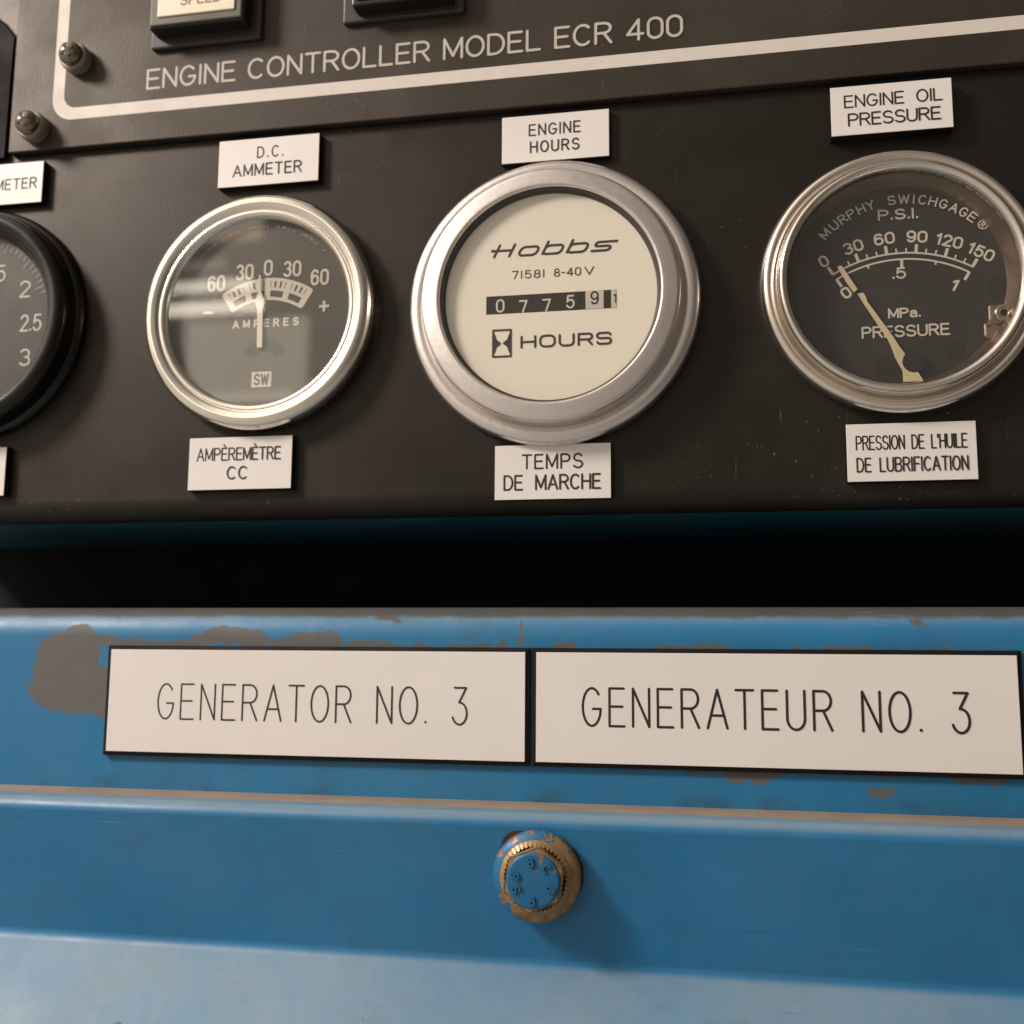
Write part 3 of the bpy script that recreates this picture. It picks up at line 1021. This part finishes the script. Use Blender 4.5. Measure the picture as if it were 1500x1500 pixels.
for x, z, s, wh in ((-1.9, 45.5, '0', 0), (3.4, 45.1, '7', 0), (8.8, 45.15, '7', 0), (14.3, 45.6, '5', 0), (19.8, 46.2, '9', 1), (24.15, 45.9, '1', 1)):
    t_ = BM()
    hwid = 2.05 if s != '1' else 0.62
    box(t_, x - hwid, x + hwid, -6.2, -6.26, 45.0, 49.2, 0.02, 1)
    wl = hm.part('counter_wheel', t_, 'wheel_white' if wh else 'wheel_black', parent=cw)
    t_ = BM()
    yf = ycount(-6.275)
    if s == '1':
        ribbon(t_, [(24.2, 47.9), (24.55, 48.1), (24.55, 46.2)], 0.16, yf)
    elif s == '7':
        ribbon(t_, [(x - .75, 47.75), (x + .85, 47.75), (x - 0.05, 45.15)], 0.2, yf)
    else:
        put_text(t_, s, x - .78, x + .78, z, 2.75, 0.21, yf)
    hm.part('digit', t_, 'ink_black' if wh else 'dial_print', parent=cw)
b = BM()
plate_disc(b, hx, hz, 25.1, -7.3, -7.7)
hm.part('lens', b, 'dull_lens', 30)

# ---- oil pressure gauge
px_, pz_ = 86.0, 49.0
og = Thing('pressure_gauge', (px_, 0, pz_), "round oil pressure gauge with worn nickel bezel and pale needle at zero", 'gauge', 'round gauges on the console')
b = BM()
lathe(b, px_, pz_, smooth_prof([(28.8, -0.05), (29.6, -1.6), (29.6, -3.0), (28.9, -4.3), (27.9, -4.7), (26.9, -4.2), (26.5, -3.6), (26.35, -4.8), (25.9, -6.3), (25.2, -7.0),
                                (24.4, -6.7), (23.9, -5.9), (23.75, -5.0), (23.75, -4.0)], 5), 160)
og.part('bezel', b, 'nickel_worn', 60)
b = BM()
lathe(b, px_, pz_, [(23.8, -5.0), (23.0, -2.2), (22.2, -0.5)], 128)
og.part('inner_cone', b, 'cone_bronze', 40)
b = BM()
plate_disc(b, px_, pz_, 23.4, -0.1, -0.5)
dial = og.part('dial', b, 'dial_black', 30)
b = BM()
yf = ycount(-0.53)
ocx, ocz = 86.9, 27.6
ribbon(b, arc_line(ocx, ocz, 28.3, 31, -31), 0.20, yf)
ribbon(b, arc_line(ocx, ocz, 26.9, 31, -31), 0.20, yf)
for k in range(16):
    a = 31 - 62 * k / 15
    maj = k % 3 == 0
    ribbon(b, [pol(ocx, ocz, 28.3, a), pol(ocx, ocz, 30.3 if maj else 29.4, a)], 0.34 if maj else 0.17, yf, False)
for k in range(5):
    a = 31 - 62 * k / 4
    maj = k % 2 == 0
    ribbon(b, [pol(ocx, ocz, 26.9, a), pol(ocx, ocz, 24.9 if maj else 26.1, a)], 0.32 if maj else 0.2, yf, False)
for s, a, wd in (('0', 31, 1.5), ('30', 18.4, 3.9), ('60', 6.2, 4.0), ('90', -6.1, 4.0), ('120', -18.4, 5.2), ('150', -31, 5.2)):
    x, z = pol(ocx, ocz, 32.0, a)
    put_rot(b, s, x, z, a * 0.92, wd, 2.3, 0.235, yf, gap=0.22)
for s, a, wd, r_ in (('0', 31, 1.5, 23.2), ('1', -28, 0.9, 23.0)):
    x, z = pol(ocx, ocz, r_, a)
    put_rot(b, s, x, z, a, wd, 2.2, 0.27, yf)
put_text(b, '.5', 85.0, 87.5, 50.2, 2.2, 0.21, yf, gap=0.2)
put_text(b, 'P.S.I.', 82.5, 90.6, 63.8, 2.1, 0.21, yf, gap=0.22)
put_text(b, 'MPa.', 83.8, 90.2, 41.3, 1.9, 0.21, yf, gap=0.2)
put_text(b, 'PRESSURE', 78.1, 96.0, 37.0, 2.3, 0.21, yf, gap=0.2)
word = 'MURPHY  SWICHGAGE'
angs = [47.5, 40.5, 34.5, 29.0, 22.8, 17.2, None, None, 5.2, -1.6, -7.0, -11.8, -17.6, -23.6, -29.8, -35.6, -41.2]
for ch, a in zip(word, angs):
    if a is None:
        continue
    x, z = pol(87.3, 45.0, 23.2, a * 0.95)
    wd = {'I': 0.1, 'W': 2.1, 'M': 1.8}.get(ch, 1.45)
    put_rot(b, ch, x, z, a, wd, 1.9, 0.17, yf)
x, z = pol(87.3, 45.0, 23.2, -46)
put_rot(b, '®', x, z, -47.8, 1.9, 1.9, 0.11, yf)
og.part('scale_print', b, 'dial_print', parent=dial)
b = BM()
poly(b, [(73.2, 53.2), (74.1, 53.5), (75.3, 51.4), (77.3, 47.9), (76.5, 47.2), (75.0, 49.6)], -1.2, -1.4)
poly(b, [(77.3, 46.9), (78.5, 47.0), (79.0, 45.9), (79.2, 45.0), (84.2, 36.9), (85.7, 34.2), (86.6, 32.8), (86.2, 30.6), (87.4, 29.4), (88.4, 29.9), (90.2, 26.6), (86.0, 26.6), (86.0, 29.0), (84.6, 32.0), (83.9, 34.4), (83.2, 36.2), (78.2, 45.0)],
     -1.2, -1.5)
og.part('needle', b, 'needle_cream')
b = BM()
plate_disc(b, 88.4, 31.0, 2.4, -0.4, -1.55, 40)
og.part('pivot_cap', b, 'hole_black', 30)
b = BM()
plate_disc(b, 97.0, 33.4, 2.1, -0.45, -0.62, 40)
plate_disc(b, 107.0 - 0.4, 47.1, 2.4, -0.45, -0.62, 40)
plate_disc(b, 82.6, 30.6, 2.2, -0.45, -0.6, 40)
og.part('dial_hole', b, 'hole_black', 30, parent=dial)
b = BM()
box(b, 103.8, 109.2, -0.4, -2.2, 38.4, 42.6, 0.5, 3)
box(b, 102.9, 106.2, -0.4, -1.6, 35.6, 38.8, 0.5, 3)
st = og.part('limit_stop', b, 'post_metal')
b = BM()
lathe(b, 106.6, 40.4, smooth_prof([(1.9, -2.1), (1.9, -3.0), (1.5, -3.4), (0.8, -3.3), (0.7, -2.6)]), 32)
lathe(b, 104.0, 38.6, [(0.6, -2.1), (0.6, -2.7), (0, -2.8)], 20)
og.part('stop_screw', b, 'post_metal', 50, parent=st)
b = BM()
plate_disc(b, 106.6, 40.4, 0.85, -2.3, -2.7, 6)
og.part('screw_socket', b, 'hole_black', parent=st)
b = BM()
plate_disc(b, px_, pz_, 23.7, -4.4, -4.8)
og.part('glass', b, 'clear_glass', 30)

# ---- black gauge cut by the left edge
lx, lz = -141.2, 51.2
lg = Thing('black_gauge', (lx, 0, lz), "round gauge with deep glossy black bezel cut off by the left picture edge", 'gauge', 'round gauges on the console')
b = BM()
lathe(b, lx, lz, smooth_prof([(30.6, -0.05), (30.8, -1.0), (30.2, -2.2), (29.4, -2.7)], 4) + smooth_prof([(29.2, -4.0), (28.8, -6.6), (27.6, -7.9), (26.0, -8.1), (24.6, -7.4), (23.4, -5.4), (22.6, -4.0)], 4), 160)
lg.part('bezel', b, 'gauge_black', 50)
b = BM()
plate_disc(b, lx, lz, 23.0, -0.3, -3.4)
dial = lg.part('dial', b, 'dial_black', 30)
b = BM()
yf = ycount(-3.43)
for s, x, z, wd in (('2', -126.2, 59.2, 2.7), ('2.5', -123.9, 50.2, 5.6), ('3', -124.9, 41.2, 2.7), ('1.5', -134.9, 63.8, 5.2), ('4', -133.6, 35.2, 2.8)):
    put_text(b, s, x - wd / 2, x + wd / 2, z - 2.0, 4.0, 0.25, yf, gap=0.2)
lg.part('dial_numbers', b, 'dial_print', parent=dial)
b = BM()
for k in range(17):
    a = -4 - k * 4.2
    rr_ = 22.2
    ribbon(b, [pol(lx, lz, rr_ - (2.6 if k % 5 == 0 else 1.4), a), pol(lx, lz, rr_, a)], 0.13, yf, False)
lg.part('tick_marks', b, 'dial_print_dim', parent=dial)
b = BM()
plate_disc(b, lx, lz, 22.9, -4.2, -4.6)
lg.part('glass', b, 'clear_glass', 30)

# ------------------------------------------------------------------ flange bolt
bx, by, bz = 9.2, -18.4, -76.2
bo = Thing('flange_bolt', (bx, by, bz), "flange bolt with chipped blue paint showing rust in the blue door panel", 'bolt')
b = BM()
lathe(b, bx, bz, [(8.6, by + 2.5), (8.9, by - 0.05), (9.0, by - 0.9), (8.7, by - 1.5), (8.2, by - 1.9), (7.2, by - 2.35), (6.4, by - 2.6)], 96)
bo.part('flange', b, 'bolt_flange', 40)
b = BM()
lathe(b, bx, bz, [(7.3, by - 2.25), (7.0, by - 2.7), (6.3, by - 3.0)], 96)
n = 90
for i in range(n):                                   # the milled teeth round the base of the hexagon
    if i % 2:
        continue
    a0, a1 = 2 * math.pi * i / n, 2 * math.pi * (i + 1.1) / n
    q = []
    for (rad, y) in ((7.15, by - 2.6), (6.1, by - 3.35)):
        for a in (a0, a1):
            q.append(b.verts.new((bx + rad * math.cos(a), y, bz + rad * math.sin(a))))
    b.faces.new((q[0], q[1], q[3], q[2]))
bmesh.ops.recalc_face_normals(b, faces=b.faces)
bo.part('serrated_collar', b, 'bolt_rust')
b = BM()
tmp = bmesh.new()
rings = []
top = by - 5.6
for (k, y) in ((6.6, by - 2.4), (6.6, top + 0.9), (6.45, top + 0.45)):
    rings.append([tmp.verts.new((bx + k * math.cos(R(a + 22)), y, bz + k * math.sin(R(a + 22)))) for a in range(0, 360, 60)])
for p, q in zip(rings, rings[1:]):
    for i in range(6):
        tmp.faces.new((p[i], p[(i + 1) % 6], q[(i + 1) % 6], q[i]))
tmp.faces.new(rings[-1])
bmesh.ops.recalc_face_normals(tmp, faces=tmp.faces)
bmesh.ops.bevel(tmp, geom=[e for e in tmp.edges], offset=0.35, segments=3, affect='EDGES')
merge(b, tmp)
hex_ = bo.part('hex_head', b, 'bolt_rust', 40)
b = BM()
lathe(b, bx, bz, smooth_prof([(5.4, top + 0.5), (5.3, top + 0.12), (5.0, top - 0.05), (4.5, top - 0.1)], 3) + [(0, top - 0.1)], 64)
fc = bo.part('head_face', b, 'bolt_head', 40)
b = BM()
yf = ycount(top - 0.12)
for a, s in ((97, '8'), (45, 'C'), (-20, '6'), (-92, '9'), (165, '8'), (205, 'S')):
    x, z = bx + 3.7 * math.cos(R(a)), bz + 3.7 * math.sin(R(a))
    put_rot(b, s, x, z, a - 90, 1.0, 1.6, 0.21, yf)
ex = bmesh.ops.extrude_face_region(b, geom=b.faces[:])
bmesh.ops.translate(b, verts=[v_ for v_ in ex['geom'] if isinstance(v_, bmesh.types.BMVert)], vec=(0, -0.42, 0))
bmesh.ops.recalc_face_normals(b, faces=b.faces)
bo.part('raised_marks', b, 'bolt_blue', parent=fc)
b = BM()
pts = []
for i in range(60):
    a = 2 * math.pi * i / 60
    k = 9.0 + 0.2 * math.sin(3 * a + 1) + random.uniform(-.15, .15)
    if 1.9 < a < 2.6:
        k += 0.9 * math.sin((a - 1.9) / 0.7 * math.pi)
    pts.append((bx + k * math.cos(a), bz + k * math.sin(a)))
lean = 3.8 / 26.0
b.faces.new([b.verts.new((x, by - 0.06 + lean * (-67.0 - z), z)) for x, z in pts])
bo.part('rust_ring', b, 'rust_stain')

# ------------------------------------------------------------------ render settings
sc.cycles.use_denoising = True
